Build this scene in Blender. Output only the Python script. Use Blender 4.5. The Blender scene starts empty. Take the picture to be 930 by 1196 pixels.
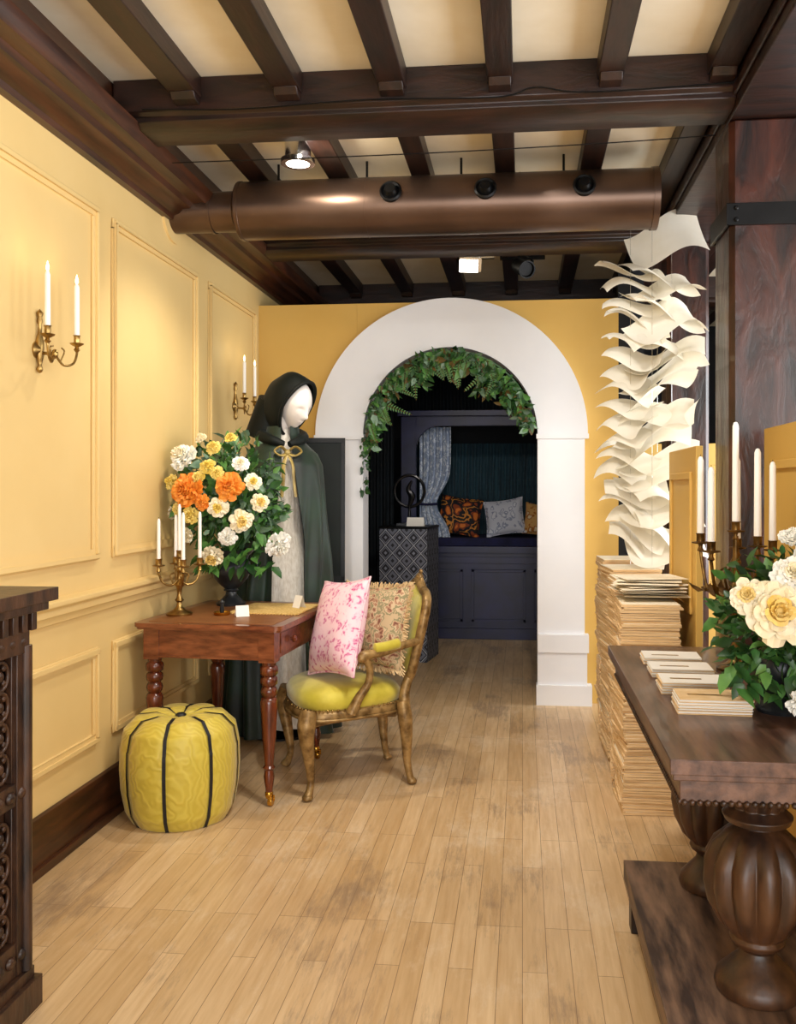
import bpy, math, random, bmesh
from mathutils import Vector, Matrix
RN=random.Random(11)
pi=math.pi; V=Vector
S=bpy.context.scene
S.view_settings.view_transform='Standard'
S.view_settings.look='None'

# ---------------------------------------------------------------- materials
def L(h,a=1.0):
    h=h.lstrip('#'); o=[]
    for i in (0,2,4):
        c=int(h[i:i+2],16)/255
        o.append(c/12.92 if c<=.04045 else ((c+.055)/1.055)**2.4)
    return (o[0],o[1],o[2],a)
MATS={}
def base(name):
    m=bpy.data.materials.new(name); m.use_nodes=True
    nt=m.node_tree; b=nt.nodes['Principled BSDF']; MATS[name]=m
    return m,nt,b
def ramp(nt,fac,stops,interp='LINEAR'):
    r=nt.nodes.new('ShaderNodeValToRGB'); cr=r.color_ramp; cr.interpolation=interp
    while len(cr.elements)<len(stops): cr.elements.new(.5)
    for e,(p,c) in zip(cr.elements,stops): e.position=p; e.color=L(c) if isinstance(c,str) else c
    nt.links.new(fac,r.inputs['Fac']); return r.outputs['Color']
def coords(nt,stretch=(1,1,1),rot=(0,0,0)):
    t=nt.nodes.new('ShaderNodeTexCoord'); mp=nt.nodes.new('ShaderNodeMapping')
    mp.inputs['Scale'].default_value=stretch; mp.inputs['Rotation'].default_value=rot
    nt.links.new(t.outputs['Object'],mp.inputs['Vector']); return mp.outputs['Vector']
def noise(nt,vec,scale,detail=4,rough=.55,dist=0):
    n=nt.nodes.new('ShaderNodeTexNoise'); n.inputs['Scale'].default_value=scale
    n.inputs['Detail'].default_value=detail; n.inputs['Roughness'].default_value=rough
    n.inputs['Distortion'].default_value=dist
    nt.links.new(vec,n.inputs['Vector']); return n.outputs['Fac']
def bump(nt,b,h,strength,dist=.01):
    u=nt.nodes.new('ShaderNodeBump'); u.inputs['Strength'].default_value=strength; u.inputs['Distance'].default_value=dist
    nt.links.new(h,u.inputs['Height']); nt.links.new(u.outputs['Normal'],b.inputs['Normal'])
def P(name,c1,c2=None,rough=.5,metal=0,scale=6,stretch=(1,1,1),bmp=0,detail=4,coat=0,sheen=0,em=0,lo=.35,hi=.65,dist=0,spec=None,thin=0):
    m,nt,b=base(name); b.inputs['Roughness'].default_value=rough; b.inputs['Metallic'].default_value=metal
    b.inputs['Coat Weight'].default_value=coat; b.inputs['Sheen Weight'].default_value=sheen
    if spec is not None: b.inputs['Specular IOR Level'].default_value=spec
    v=coords(nt,stretch); n=noise(nt,v,scale,detail,dist=dist)
    col=ramp(nt,n,[(lo,c1),(hi,c2 or c1)]); nt.links.new(col,b.inputs['Base Color'])
    if em: nt.links.new(col,b.inputs['Emission Color']); b.inputs['Emission Strength'].default_value=em
    if bmp: bump(nt,b,n,bmp)
    if thin:
        tr=nt.nodes.new('ShaderNodeBsdfTranslucent'); nt.links.new(col,tr.inputs['Color'])
        mx=nt.nodes.new('ShaderNodeMixShader'); mx.inputs[0].default_value=thin
        nt.links.new(b.outputs[0],mx.inputs[1]); nt.links.new(tr.outputs[0],mx.inputs[2]); nt.links.new(mx.outputs[0],nt.nodes['Material Output'].inputs['Surface'])
    return m
P('paint_yellow','#E1C180','#E5C686',rough=.55,scale=2,bmp=.02)
P('paint_yellow_shaded','#D4A952','#D8AF5A',rough=.6,scale=2)  # same yellow paint, with the arch wall's weaker light put into its colour
P('plaster','#F1E8D2','#E6DABF',rough=.8,scale=3,bmp=.1)
P('plaster_pale','#E6DECC','#DAD0BA',rough=.8,scale=3)
P('beam_wood','#150A06','#2E160E',rough=.4,scale=9,stretch=(.5,2,2),bmp=.35,dist=.6)
P('joist_wood','#150A06','#2C160E',rough=.42,scale=10,stretch=(3,.4,3),bmp=.25)
P('cornice_wood','#2A150B','#4C2916',rough=.38,scale=9,stretch=(3,.3,3),bmp=.15)
P('post_wood','#150806','#4E261A',rough=.34,scale=5,stretch=(2.6,2.6,.8),bmp=.9,detail=10,coat=.15,dist=.5,lo=.36,hi=.74)
P('dark_wood','#1E1009','#432918',rough=.4,scale=12,stretch=(2,2,.7),bmp=.3)
P('leg_wood','#25150D','#523520',rough=.42,scale=8,stretch=(2,2,.6),bmp=.35)
P('table_wood','#3A241D','#6C4E3F',rough=.34,scale=7,stretch=(4,.4,4),bmp=.2,coat=.15)
P('worn_wood','#33241D','#7A5E4A',rough=.5,scale=9,stretch=(3,.5,3),bmp=.2)
P('mahogany','#5A2A14','#8A4E2E',rough=.28,scale=10,stretch=(1,4,4),bmp=.06,coat=.3)
P('mahogany_leg','#43190B','#6E3218',rough=.26,scale=10,stretch=(4,4,.6),bmp=.05,coat=.3)
P('table_leather','#7A4A26','#8C5A30',rough=.45,scale=10)
P('white_paint','#ECECEE','#E6E6E9',rough=.5,scale=2)
P('duct_metal','#5A463A','#665246',rough=.33,metal=.8,scale=3,bmp=.01)
P('black_metal','#0B0B0C','#171718',rough=.4,metal=.6)
P('chrome','#CFCFD2','#E6E6E8',rough=.15,metal=1)
P('brass','#A87628','#D9A94A',rough=.25,metal=1,scale=20)
P('old_brass','#7E6238','#B8985C',rough=.32,metal=1,scale=25)
P('bronze','#4E3A20','#8A6A3A',rough=.4,metal=.9,scale=25)
P('gilt','#644822','#AD8C58',rough=.42,metal=.35,scale=22,bmp=.1,detail=6)
P('candle','#F6F1E8','#FBF7F0',rough=.45)
P('paper','#F4F0E8','#ECE6DA',rough=.7,scale=5)
P('page','#F6F1E4','#EEE7D6',rough=.75,scale=5,thin=.2)
P('page_top','#F2E7D0','#E9DABC',rough=.8)
P('page_edge','#EBCB9C','#DAB47E',rough=.8,scale=60,stretch=(.3,.3,6))
P('velvet_green','#07130B','#15301D',rough=.5,scale=5,sheen=.12,bmp=.15)
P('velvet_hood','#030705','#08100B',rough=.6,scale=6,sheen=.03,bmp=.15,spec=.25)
P('ivory_cloth','#E6DFD4','#CFC5B6',rough=.8,scale=30,stretch=(3,3,1),bmp=.4)
P('mannequin_skin','#EDE4DE','#E8DED7',rough=.4,scale=3)
P('gold_ribbon','#8A7440','#B9A15E',rough=.4,scale=10)
P('velvet_lime','#AF9F1E','#CABA3C',rough=.6,scale=9,sheen=.4,bmp=.1)
P('black_ribbon','#0E0E12','#16161B',rough=.5)
P('leaf_dark','#1B3A18','#35632C',rough=.45,scale=14)
P('leaf_mid','#3A6A2C','#5E8C42',rough=.45,scale=14)
P('leaf_grey','#55745A','#869F84',rough=.5,scale=14)
P('leaf_brown','#4A3A1C','#6E5A2C',rough=.5,scale=14)
P('petal_orange','#E9801C','#F6A640',rough=.6,scale=25)
P('petal_cream','#F9ECC4','#FCF4DC',rough=.6,scale=18)
P('petal_yellow','#F0D25A','#F5E08A',rough=.6,scale=18)
P('petal_white','#F6F4E8','#FCFBF4',rough=.6,scale=18)
P('petal_heart','#F3D06A','#F7E09A',rough=.6,scale=18)
P('urn','#1C1E20','#33363A',rough=.35,scale=14,metal=.3,bmp=.1)
P('navy','#0A0C30','#14174A',rough=.4,scale=4)
P('navy_cloth','#0D0E33','#181A4C',rough=.8,scale=10)
P('dark_curtain','#03090E','#08171F',rough=.8,scale=5,stretch=(4,4,.3))
P('teal_curtain','#0A2A36','#174654',rough=.6,scale=5,stretch=(6,6,.3),sheen=.3)
P('dark_wall','#07090E','#0C0F15',rough=.8)
P('board_green','#040A07','#08120C',rough=.5,spec=.2)
P('straw','#C9A050','#E2C27C',rough=.8,scale=60,stretch=(3,1,1),bmp=.4)
P('flame','#FFD890','#FFE6B0',em=6)
P('lamp_glow','#FFF4DC','#FFF8E8',em=16)
P('ring_black','#08080A','#121214',rough=.3)

def floor_mat():
    m,nt,b=base('oak_floor'); N=nt.nodes; K=nt.links
    t=N.new('ShaderNodeTexCoord'); sx=N.new('ShaderNodeSeparateXYZ'); cx=N.new('ShaderNodeCombineXYZ')
    K.new(t.outputs['Object'],sx.inputs[0]); K.new(sx.outputs['Y'],cx.inputs['X']); K.new(sx.outputs['X'],cx.inputs['Y'])
    br=N.new('ShaderNodeTexBrick'); K.new(cx.outputs[0],br.inputs['Vector'])
    br.inputs['Color1'].default_value=L('#E0C298'); br.inputs['Color2'].default_value=L('#CEAD80'); br.inputs['Mortar'].default_value=L('#7E5F40')
    br.inputs['Scale'].default_value=1; br.inputs['Mortar Size'].default_value=.0010; br.inputs['Mortar Smooth'].default_value=.3
    br.inputs['Brick Width'].default_value=.72; br.inputs['Row Height'].default_value=.072; br.offset=.37; br.offset_frequency=3
    g=noise(nt,coords(nt,(22,1.6,1)),2.2,6); gr=ramp(nt,g,[(.3,'#E8DFD2'),(.7,'#FFFFFF')])
    mx=N.new('ShaderNodeMix'); mx.data_type='RGBA'; mx.blend_type='MULTIPLY'; mx.inputs[0].default_value=1
    K.new(br.outputs['Color'],mx.inputs[6]); K.new(gr,mx.inputs[7])
    def layer(prev,colhex,s1,s2,lo,hi,amt):
        w1=noise(nt,coords(nt,s1),1.7,4,.6); w2=noise(nt,coords(nt,s2),4,10,.8)
        a=N.new('ShaderNodeMath'); a.operation='MULTIPLY'; K.new(w2,a.inputs[0]); a.inputs[1].default_value=1.0
        ad=N.new('ShaderNodeMath'); ad.operation='MULTIPLY_ADD'; K.new(w1,ad.inputs[0]); ad.inputs[1].default_value=1.6; K.new(a.outputs[0],ad.inputs[2])
        mr=N.new('ShaderNodeMapRange'); K.new(ad.outputs[0],mr.inputs[0]); mr.inputs[1].default_value=lo; mr.inputs[2].default_value=hi; mr.inputs[4].default_value=amt
        m2=N.new('ShaderNodeMix'); m2.data_type='RGBA'; K.new(mr.outputs[0],m2.inputs[0]); K.new(prev,m2.inputs[6]); m2.inputs[7].default_value=L(colhex)
        return m2.outputs[2]
    c=layer(mx.outputs[2],'#8A725C',(1.6,.7,1),(14,1.6,1),1.36,1.60,.7)
    c=layer(c,'#EADBC2',(1.7,1.1,3),(10,3,2),1.36,1.65,.35)
    K.new(c,b.inputs['Base Color']); b.inputs['Roughness'].default_value=.34
    bump(nt,b,br.outputs['Fac'],-.12,.002)
floor_mat()
def voro(name,stops,scale,rough=.8,stretch=(1,1,1),interp='CONSTANT',warp=.25,sheen=0):
    m,nt,b=base(name); N=nt.nodes;K=nt.links
    v=coords(nt,stretch); n=N.new('ShaderNodeTexNoise'); n.inputs['Scale'].default_value=scale*.8; K.new(v,n.inputs['Vector'])
    a=N.new('ShaderNodeVectorMath'); a.operation='MULTIPLY_ADD'; K.new(n.outputs['Color'],a.inputs[0]); a.inputs[1].default_value=(warp,warp,warp); K.new(v,a.inputs[2])
    vo=N.new('ShaderNodeTexVoronoi'); vo.inputs['Scale'].default_value=scale; K.new(a.outputs[0],vo.inputs['Vector'])
    K.new(ramp(nt,vo.outputs['Distance'],stops,interp),b.inputs['Base Color']); b.inputs['Roughness'].default_value=rough
    b.inputs['Sheen Weight'].default_value=sheen
    return m
voro('pink_floral',[(0,'#B03F72'),(.18,'#CC6F98'),(.30,'#DD94B2'),(.42,'#EEC2CF'),(.6,'#F2CDD6')],30,warp=.10,interp='LINEAR')
voro('beige_floral',[(0,'#7A4A3A'),(.25,'#A87E60'),(.42,'#C9B08C'),(.55,'#8C8460'),(.7,'#BFA580')],26,warp=.1)
voro('orange_floral',[(0,'#D9772A'),(.3,'#8E3D16'),(.42,'#18141A'),(.6,'#C8812F'),(.7,'#1A1616')],9,warp=.2)
voro('white_damask',[(0,'#E2E4EC'),(.3,'#9CA4BC'),(.45,'#DADDE8')],17,warp=.1)
voro('gold_damask',[(0,'#E8D4A8'),(.3,'#B36A22'),(.45,'#D9A860')],17,warp=.1)
voro('blue_damask',[(0,'#9FB0C8'),(.25,'#E0E6EC'),(.5,'#A4B2C8')],22,warp=.1)
P('fringe','#BC9C6C','#D8BE92',rough=.9)
def pouf_mat():
    m,nt,b=base('pouf_fabric'); N=nt.nodes;K=nt.links
    v=coords(nt); w=N.new('ShaderNodeTexWave'); w.wave_type='RINGS'; w.inputs['Scale'].default_value=16; w.inputs['Distortion'].default_value=12; w.inputs['Detail'].default_value=1; w.inputs['Detail Scale'].default_value=1.0
    K.new(v,w.inputs['Vector'])
    K.new(ramp(nt,w.outputs['Fac'],[(.1,'#C2AB38'),(.9,'#CCB746')]),b.inputs['Base Color'])
    b.inputs['Roughness'].default_value=.5; b.inputs['Sheen Weight'].default_value=.2
    bump(nt,b,w.outputs['Fac'],.4,.003)
pouf_mat()
def diamond_mat():
    m,nt,b=base('diamond_tile'); N=nt.nodes;K=nt.links
    v=coords(nt); sx=N.new('ShaderNodeSeparateXYZ'); K.new(v,sx.inputs[0])
    def M(op,a,bv=None,c=None):
        n=N.new('ShaderNodeMath'); n.operation=op
        for i,x in enumerate((a,bv,c)):
            if x is None: continue
            if isinstance(x,(int,float)): n.inputs[i].default_value=x
            else: K.new(x,n.inputs[i])
        return n.outputs[0]
    u=M('ADD',sx.outputs['X'],sx.outputs['Y']); z=sx.outputs['Z']
    p=M('PINGPONG',M('MULTIPLY',u,10),.5); q=M('PINGPONG',M('MULTIPLY',z,8),.5)
    d=M('ADD',p,q)
    K.new(ramp(nt,d,[(0,'#8A8D9A'),(.12,'#1E1F28'),(.3,'#6C6F7C'),(.40,'#22232C'),(.46,'#A9ACB4'),(.54,'#22232C'),(.64,'#6C6F7C'),(.86,'#1E1F28')],'CONSTANT'),b.inputs['Base Color'])
    b.inputs['Roughness'].default_value=.6
diamond_mat()

# ---------------------------------------------------------------- mesh builder
class MB:
    def __init__(s): s.v=[];s.f=[];s.mi=[];s.mats=[];s.M=Matrix()
    def k(s,m):
        if m not in s.mats: s.mats.append(m)
        return s.mats.index(m)
    def add(s,vs,fs,m):
        b=len(s.v); s.v.extend(tuple(s.M@V(p)) for p in vs)
        s.f.extend(tuple(b+i for i in f) for f in fs); s.mi.extend([s.k(m)]*len(fs))
    def bx(s,x0,x1,y0,y1,z0,z1,m):
        s.add([(x0,y0,z0),(x1,y0,z0),(x1,y1,z0),(x0,y1,z0),(x0,y0,z1),(x1,y0,z1),(x1,y1,z1),(x0,y1,z1)],
              [(0,3,2,1),(4,5,6,7),(0,1,5,4),(1,2,6,5),(2,3,7,6),(3,0,4,7)],m)
    def rbx(s,c,d,m,rz=0,rx=0,ry=0):
        o=s.M; s.M=o@Matrix.Translation(c)@Matrix.Rotation(rz,4,'Z')@Matrix.Rotation(ry,4,'Y')@Matrix.Rotation(rx,4,'X')
        s.bx(-d[0]/2,d[0]/2,-d[1]/2,d[1]/2,-d[2]/2,d[2]/2,m); s.M=o
    def grid(s,fn,nu,nv,m,wu=False):
        vs=[];fs=[]; cu=nu if wu else nu+1
        for j in range(nv+1):
            for i in range(cu): vs.append(tuple(fn(i/nu,j/nv)))
        for j in range(nv):
            for i in range(nu):
                a=j*cu+i; b=j*cu+(i+1)%cu; fs.append((a,b,b+cu,a+cu))
        s.add(vs,fs,m)
    def lathe(s,prof,m,c=(0,0,0),seg=24,T=None,n=0,flute=None):
        o=s.M; s.M=o@Matrix.Translation(c)@(T or Matrix())
        vs=[];fs=[]
        for pr in prof:
            r,z=pr[0],pr[1]; fl=pr[2] if len(pr)>2 else 0
            for i in range(seg):
                a=2*pi*i/seg; rr=r*(1+fl*(abs(math.cos(n*a/2))-.6)); vs.append((rr*math.cos(a),rr*math.sin(a),z))
        for j in range(len(prof)-1):
            for i in range(seg):
                a=j*seg+i;b=j*seg+(i+1)%seg; fs.append((a,b,b+seg,a+seg))
        fs.append(tuple(range(seg-1,-1,-1))); q=(len(prof)-1)*seg; fs.append(tuple(range(q,q+seg)))
        s.add(vs,fs,m); s.M=o
    def tube(s,pts,r,m,seg=8,closed=False,flat=1):
        pts=[V(p) for p in pts]; n=len(pts)
        rs=r if isinstance(r,(list,tuple)) else [r]*n
        vs=[];fs=[]; up=None
        for i in range(n):
            if closed: t=pts[(i+1)%n]-pts[i-1]
            else: t=pts[min(i+1,n-1)]-pts[max(i-1,0)]
            t.normalize()
            if up is None: up=V((0,0,1)) if abs(t.z)<.9 else V((1,0,0))
            up=(up-t*up.dot(t)); up.normalize(); sd=t.cross(up)
            for j in range(seg):
                a=2*pi*j/seg; vs.append(tuple(pts[i]+(up*math.cos(a)*flat+sd*math.sin(a))*rs[i]))
        for i in range(n if closed else n-1):
            for j in range(seg):
                a=i*seg+j;b=i*seg+(j+1)%seg;c=((i+1)%n)*seg+(j+1)%seg;d=((i+1)%n)*seg+j
                fs.append((a,b,c,d))
        if not closed: fs.append(tuple(range(seg-1,-1,-1))); fs.append(tuple(range((n-1)*seg,n*seg)))
        s.add(vs,fs,m)
    def ell(s,c,r,m,seg=16,rings=10,T=None):
        if isinstance(r,(int,float)): r=(r,r,r)
        o=s.M; s.M=o@Matrix.Translation(c)@(T or Matrix())
        s.grid(lambda u,v:(r[0]*math.cos(2*pi*u)*math.sin(pi*v),r[1]*math.sin(2*pi*u)*math.sin(pi*v),-r[2]*math.cos(pi*v)),seg,rings,m,True)
        s.M=o
    def ext(s,poly,a,b,axis,m):
        n=len(poly); vs=[]
        for t in (a,b):
            for p in poly:
                vs.append((p[0],t,p[1]) if axis=='Y' else ((t,p[0],p[1]) if axis=='X' else (p[0],p[1],t)))
        fs=[tuple(range(n)),tuple(range(2*n-1,n-1,-1))]+[(i,(i+1)%n,(i+1)%n+n,i+n) for i in range(n)]
        s.add(vs,fs,m)
    def obj(s,name,ang=40,bevel=0,recalc=True):
        me=bpy.data.meshes.new(name); me.from_pydata(s.v,[],s.f)
        for m in s.mats: me.materials.append(MATS[m])
        me.polygons.foreach_set('material_index',s.mi)
        if recalc:
            bm=bmesh.new(); bm.from_mesh(me); bmesh.ops.remove_doubles(bm,verts=bm.verts,dist=1e-5)
            bmesh.ops.recalc_face_normals(bm,faces=bm.faces); bm.to_mesh(me); bm.free()
        me.polygons.foreach_set('use_smooth',[True]*len(me.polygons))
        me.set_sharp_from_angle(angle=math.radians(ang)); me.update()
        o=bpy.data.objects.new(name,me); S.collection.objects.link(o)
        if bevel:
            b=o.modifiers.new('bevel','BEVEL'); b.width=bevel; b.segments=2; b.limit_method='ANGLE'; b.angle_limit=math.radians(50)
        return o
def sm(pts,n=6,closed=False):
    pts=[V(p) for p in pts]; o=[]; N=len(pts)
    for i in range(N if closed else N-1):
        if closed: p=[pts[(i+k)%N] for k in (-1,0,1,2)]
        else: p=[pts[max(i-1,0)],pts[i],pts[i+1],pts[min(i+2,N-1)]]
        for k in range(n):
            t=k/n
            o.append(.5*((2*p[1])+(p[2]-p[0])*t+(2*p[0]-5*p[1]+4*p[2]-p[3])*t*t+(3*p[1]-p[0]-3*p[2]+p[3])*t**3))
    if not closed: o.append(pts[-1])
    return o
def smr(rs,n=6):
    o=[]
    for i in range(len(rs)-1):
        for k in range(n): o.append(rs[i]+(rs[i+1]-rs[i])*k/n)
    return o+[rs[-1]]
def loc(x,y,z=0,rz=0): return Matrix.Translation((x,y,z))@Matrix.Rotation(rz,4,'Z')

# ---------------------------------------------------------------- room shell
XL=-1.77; XR=2.6; YB=-3.0; YF=9.3; ZC=3.03
b=MB(); b.bx(XL-.1,XR+.1,YB-.1,YF+.1,-.08,0,'oak_floor'); b.obj('floor')
b=MB(); b.bx(XL-.1,XR+.1,YB-.1,YF+.1,ZC,ZC+.08,'plaster'); b.obj('ceiling')
b=MB(); b.bx(XL-.12,XL,YB,YF,0,ZC,'paint_yellow'); b.obj('wall_left')
b=MB(); b.bx(XL,XR,YF,YF+.1,0,ZC,'dark_wall'); b.obj('wall_back')
b=MB()
wins=[(-.2,1.6),(2.2,4.0),(4.6,6.4)]
b.bx(XR,XR+.12,YB,YF,0,.8,'plaster_pale'); b.bx(XR,XR+.12,YB,YF,2.6,ZC,'plaster_pale')
ys=[YB]+[y for w in wins for y in w]+[YF]
for i in range(0,len(ys),2): b.bx(XR,XR+.12,ys[i],ys[i+1],.8,2.6,'plaster_pale')
b.obj('wall_right')
for i,(a,c) in enumerate(wins):
    b=MB()
    for y in (a+.03,(a+c)/2,c-.03): b.bx(XR+.02,XR+.09,y-.03,y+.03,.8,2.6,'dark_wood')
    for z in (.83,1.7,2.57): b.bx(XR+.03,XR+.08,a,c,z-.03,z+.03,'dark_wood')
    b.obj('window_%d'%(i+1))
b=MB(); b.bx(XL,-1.2,YB-.12,YB,0,ZC,'plaster_pale'); b.bx(2.0,XR,YB-.12,YB,0,ZC,'plaster_pale'); b.bx(-1.2,2.0,YB-.12,YB,0,.5,'plaster_pale'); b.bx(-1.2,2.0,YB-.12,YB,2.7,ZC,'plaster_pale'); b.obj('wall_front')
b=MB()
for x in (-1.17,-.1,.95,1.97): b.bx(x-.03,x+.03,YB-.09,YB-.02,.5,2.7,'dark_wood')
for z in (.53,1.6,2.67): b.bx(-1.2,2,YB-.08,YB-.03,z-.03,z+.03,'dark_wood')
b.obj('window_4')

# beams
b=MB()
beamY=[-.4,1.5,3.45,5.28,7.1]
def xbeam(y0,w=.27,dz=0):
    y1=y0+w
    prof=[(y0,2.96),(y0,2.935),(y0+.0,2.90+dz),(y0+.018,2.885+dz),(y0+.018,2.865+dz),(y0+.05,2.845+dz),(y1-.05,2.845+dz),(y1-.018,2.865+dz),(y1-.018,2.885+dz),(y1,2.90+dz),(y1,2.96),(y1,ZC-.001),(y0,ZC-.001)]
    b.ext(prof,XL+.14,.80,'X','beam_wood'); b.ext(prof,1.16,XR-.01,'X','beam_wood')
for y in beamY: xbeam(y,dz=-.03 if y>5 else 0)
b.obj('ceiling_beams',bevel=.003)
b=MB()
JX=[-1.32,-.91,-.50,-.085,.33,.74,1.30,1.72,2.14]
edges=[YB]+[v for y in beamY for v in (y,y+.27)]+[YF]
for x in JX:
    for i in range(0,len(edges),2):
        y0,y1=edges[i]+.001,edges[i+1]-.001
        w=.052+RN.uniform(-.004,.004)
        b.bx(x-w,x+w,y0,y1,2.945,ZC-.001,'joist_wood')
        for ye,sg in ((y1,-1),(y0,1)):
            b.ext([(ye,2.946),(ye+sg*.07,2.946),(ye+sg*.05,2.92),(ye,2.915)],x-w+.006,x+w-.006,'X','joist_wood')
b.obj('ceiling_joists',bevel=.004)
b=MB(); b.bx(.80,1.16,YB,YF,2.83,ZC-.002,'beam_wood'); b.bx(.785,.80,YB,YF,2.87,2.91,'beam_wood'); b.obj('side_beam',bevel=.006)
b=MB(); b.ext([(XL,2.74),(-1.735,2.74),(-1.725,2.76),(-1.70,2.765),(-1.68,2.785),(-1.64,2.79),(-1.625,2.81),(-1.59,2.815),(-1.56,2.81),(-1.54,2.835),(-1.535,2.87),(-1.56,2.885),(-1.60,2.90),(-1.63,2.93),(-1.64,ZC-.002),(XL,ZC-.002)],YB,YF,'Y','cornice_wood'); b.obj('trim_1')
b=MB(); b.ext([(XL,0),(-1.735,0),(-1.735,.03),(-1.74,.13),(-1.745,.15),(-1.75,.17),(-1.752,.195),(XL,.2)],YB,5.9,'Y','cornice_wood'); b.bx(XL,-1.72,YB,5.9,0,.035,'cornice_wood'); b.obj('baseboard_left',bevel=.003)

# left wall panelling
b=MB()
def frame(y0,y1,z0,z1,w=.045):
    for inset,dep,ww in [(0,.012,w),(.006,.024,w*.45)]:
        a0,a1,c0,c1=y0+inset,y1-inset,z0+inset,z1-inset
        x1=XL+dep
        b.bx(XL,x1,a0,a1,c0,c0+ww,'paint_yellow'); b.bx(XL,x1,a0,a1,c1-ww,c1,'paint_yellow')
        b.bx(XL,x1,a0,a0+ww,c0+ww,c1-ww,'paint_yellow'); b.bx(XL,x1,a1-ww,a1,c0+ww,c1-ww,'paint_yellow')
for y0,y1 in [(-1.2,-.15),(.05,1.05),(1.2,2.35),(2.5,3.59),(3.73,4.74),(4.93,5.82)]:
    frame(y0,y1,1.10,2.57); frame(y0,y1,.34,.74,.04)
b.ext([(XL,.885),(-1.755,.885),(-1.75,.91),(-1.74,.92),(-1.74,.945),(-1.725,.955),(-1.725,.975),(XL,.985)],YB,5.9,'Y','paint_yellow')
b.obj('trim_2',bevel=.004)

# arch wall
AX=-.475; ZS=1.75; RI=.585; RO=.895; WY=5.92; WT=2.63; WX1=.62
b=MB()
y0,y1=WY,WY+.14; m='paint_yellow_shaded'
b.bx(XL,AX-RI,y0,y1,0,WT,m); b.bx(AX+RI,WX1,y0,y1,0,WT,m)
n=40
for i in range(n):
    a0=pi-pi*i/n; a1=pi-pi*(i+1)/n
    xa,za=AX+RI*math.cos(a0),ZS+RI*math.sin(a0); xb,zb=AX+RI*math.cos(a1),ZS+RI*math.sin(a1)
    b.add([(xa,y0,za),(xb,y0,zb),(xb,y0,WT),(xa,y0,WT),(xa,y1,za),(xb,y1,zb),(xb,y1,WT),(xa,y1,WT)],[(0,1,2,3),(7,6,5,4),(0,4,5,1),(3,2,6,7)],m)
b.bx(-1.10,-1.097,y0-.002,y0,2.3,WT,m)
b.obj('wall_arch')
b=MB(); m='white_paint'
yf=WY-.055
n=64
for i in range(n):
    a0=pi-pi*i/n; a1=pi-pi*(i+1)/n
    c=[]
    for y in (yf,WY):
        for r in (RI-.012,RO):
            for a in (a0,a1): c.append((AX+r*math.cos(a),y,ZS+r*math.sin(a)))
    b.add(c,[(0,1,3,2),(4,6,7,5),(0,4,5,1),(2,3,7,6)],m)
for i in range(n):
    a0=pi-pi*i/n; a1=pi-pi*(i+1)/n; r=RI-.01
    c=[(AX+q*math.cos(a),y,ZS+q*math.sin(a)) for y in (WY-.01,WY+.15) for q in (r,r+.01) for a in (a0,a1)]
    b.add(c,[(0,1,3,2),(4,6,7,5),(0,4,5,1),(2,3,7,6)],m)
for s in (-1,1):
    def col(xi,xo,ya,z0,z1):
        x0,x1=AX+s*xi,AX+s*xo
        b.bx(min(x0,x1),max(x0,x1),ya,WY,z0,z1,m)
    col(RI-.012,RO-.02,yf,.44,ZS-.03)
    col(RI-.02,RO+.005,yf-.02,ZS-.03,ZS+.0)
    col(RI-.012,RO+.005,yf-.03,.34,.455)
    col(RI-.012,RO-.005,yf-.015,.13,.34)
    col(RI-.02,RO+.025,yf-.035,0,.13)
    x0=AX+s*(RI-.012); x1=AX+s*RI; b.bx(min(x0,x1),max(x0,x1),WY,WY+.15,0,ZS,m)
b.obj('arch_surround',bevel=.003)

b=MB(); b.bx(.72,.80,WY+.14,YF,0,ZC-.09,'dark_wall'); b.bx(WX1,.72,WY+.02,WY+.14,0,2.8,'dark_wall'); b.obj('wall_alcove_right')
def mould(b,axis,fixed,d,a0,a1,z0,z1,w,m):
    for (p,q,r,s) in ((a0,a1,z0,z0+w),(a0,a1,z1-w,z1),(a0,a0+w,z0+w,z1-w),(a1-w,a1,z0+w,z1-w)):
        f0,f1=min(fixed,fixed+d),max(fixed,fixed+d)
        if axis=='X': b.bx(f0,f1,p,q,r,s,m)
        else: b.bx(p,q,f0,f1,r,s,m)
m='paint_yellow_shaded'
b=MB(); b.bx(.915,.945,1.75,3.53,0,1.625,m)
for (ya,yb) in ((1.85,2.65),(2.78,3.42)):
    for z0,z1 in ((.15,.62),(.85,1.50)): mould(b,'X',.915,-.012,ya,yb,z0,z1,.03,m)
b.obj('screen_panel',bevel=.003)
b=MB(); b.bx(.735,.765,3.92,4.62,0,1.58,m)
for z0,z1 in ((.15,.62),(.85,1.47)): mould(b,'X',.735,-.012,4.0,4.54,z0,z1,.03,m)
b.obj('screen_panel.001',bevel=.003)
b=MB(); b.bx(.82,1.6,6.2,6.26,0,1.70,m); mould(b,'Y',6.2,-.012,.86,1.5,.95,1.55,.03,m); mould(b,'Y',6.2,-.012,.86,1.5,.2,.75,.03,m)
b.obj('screen_panel.002',bevel=.004)

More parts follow.
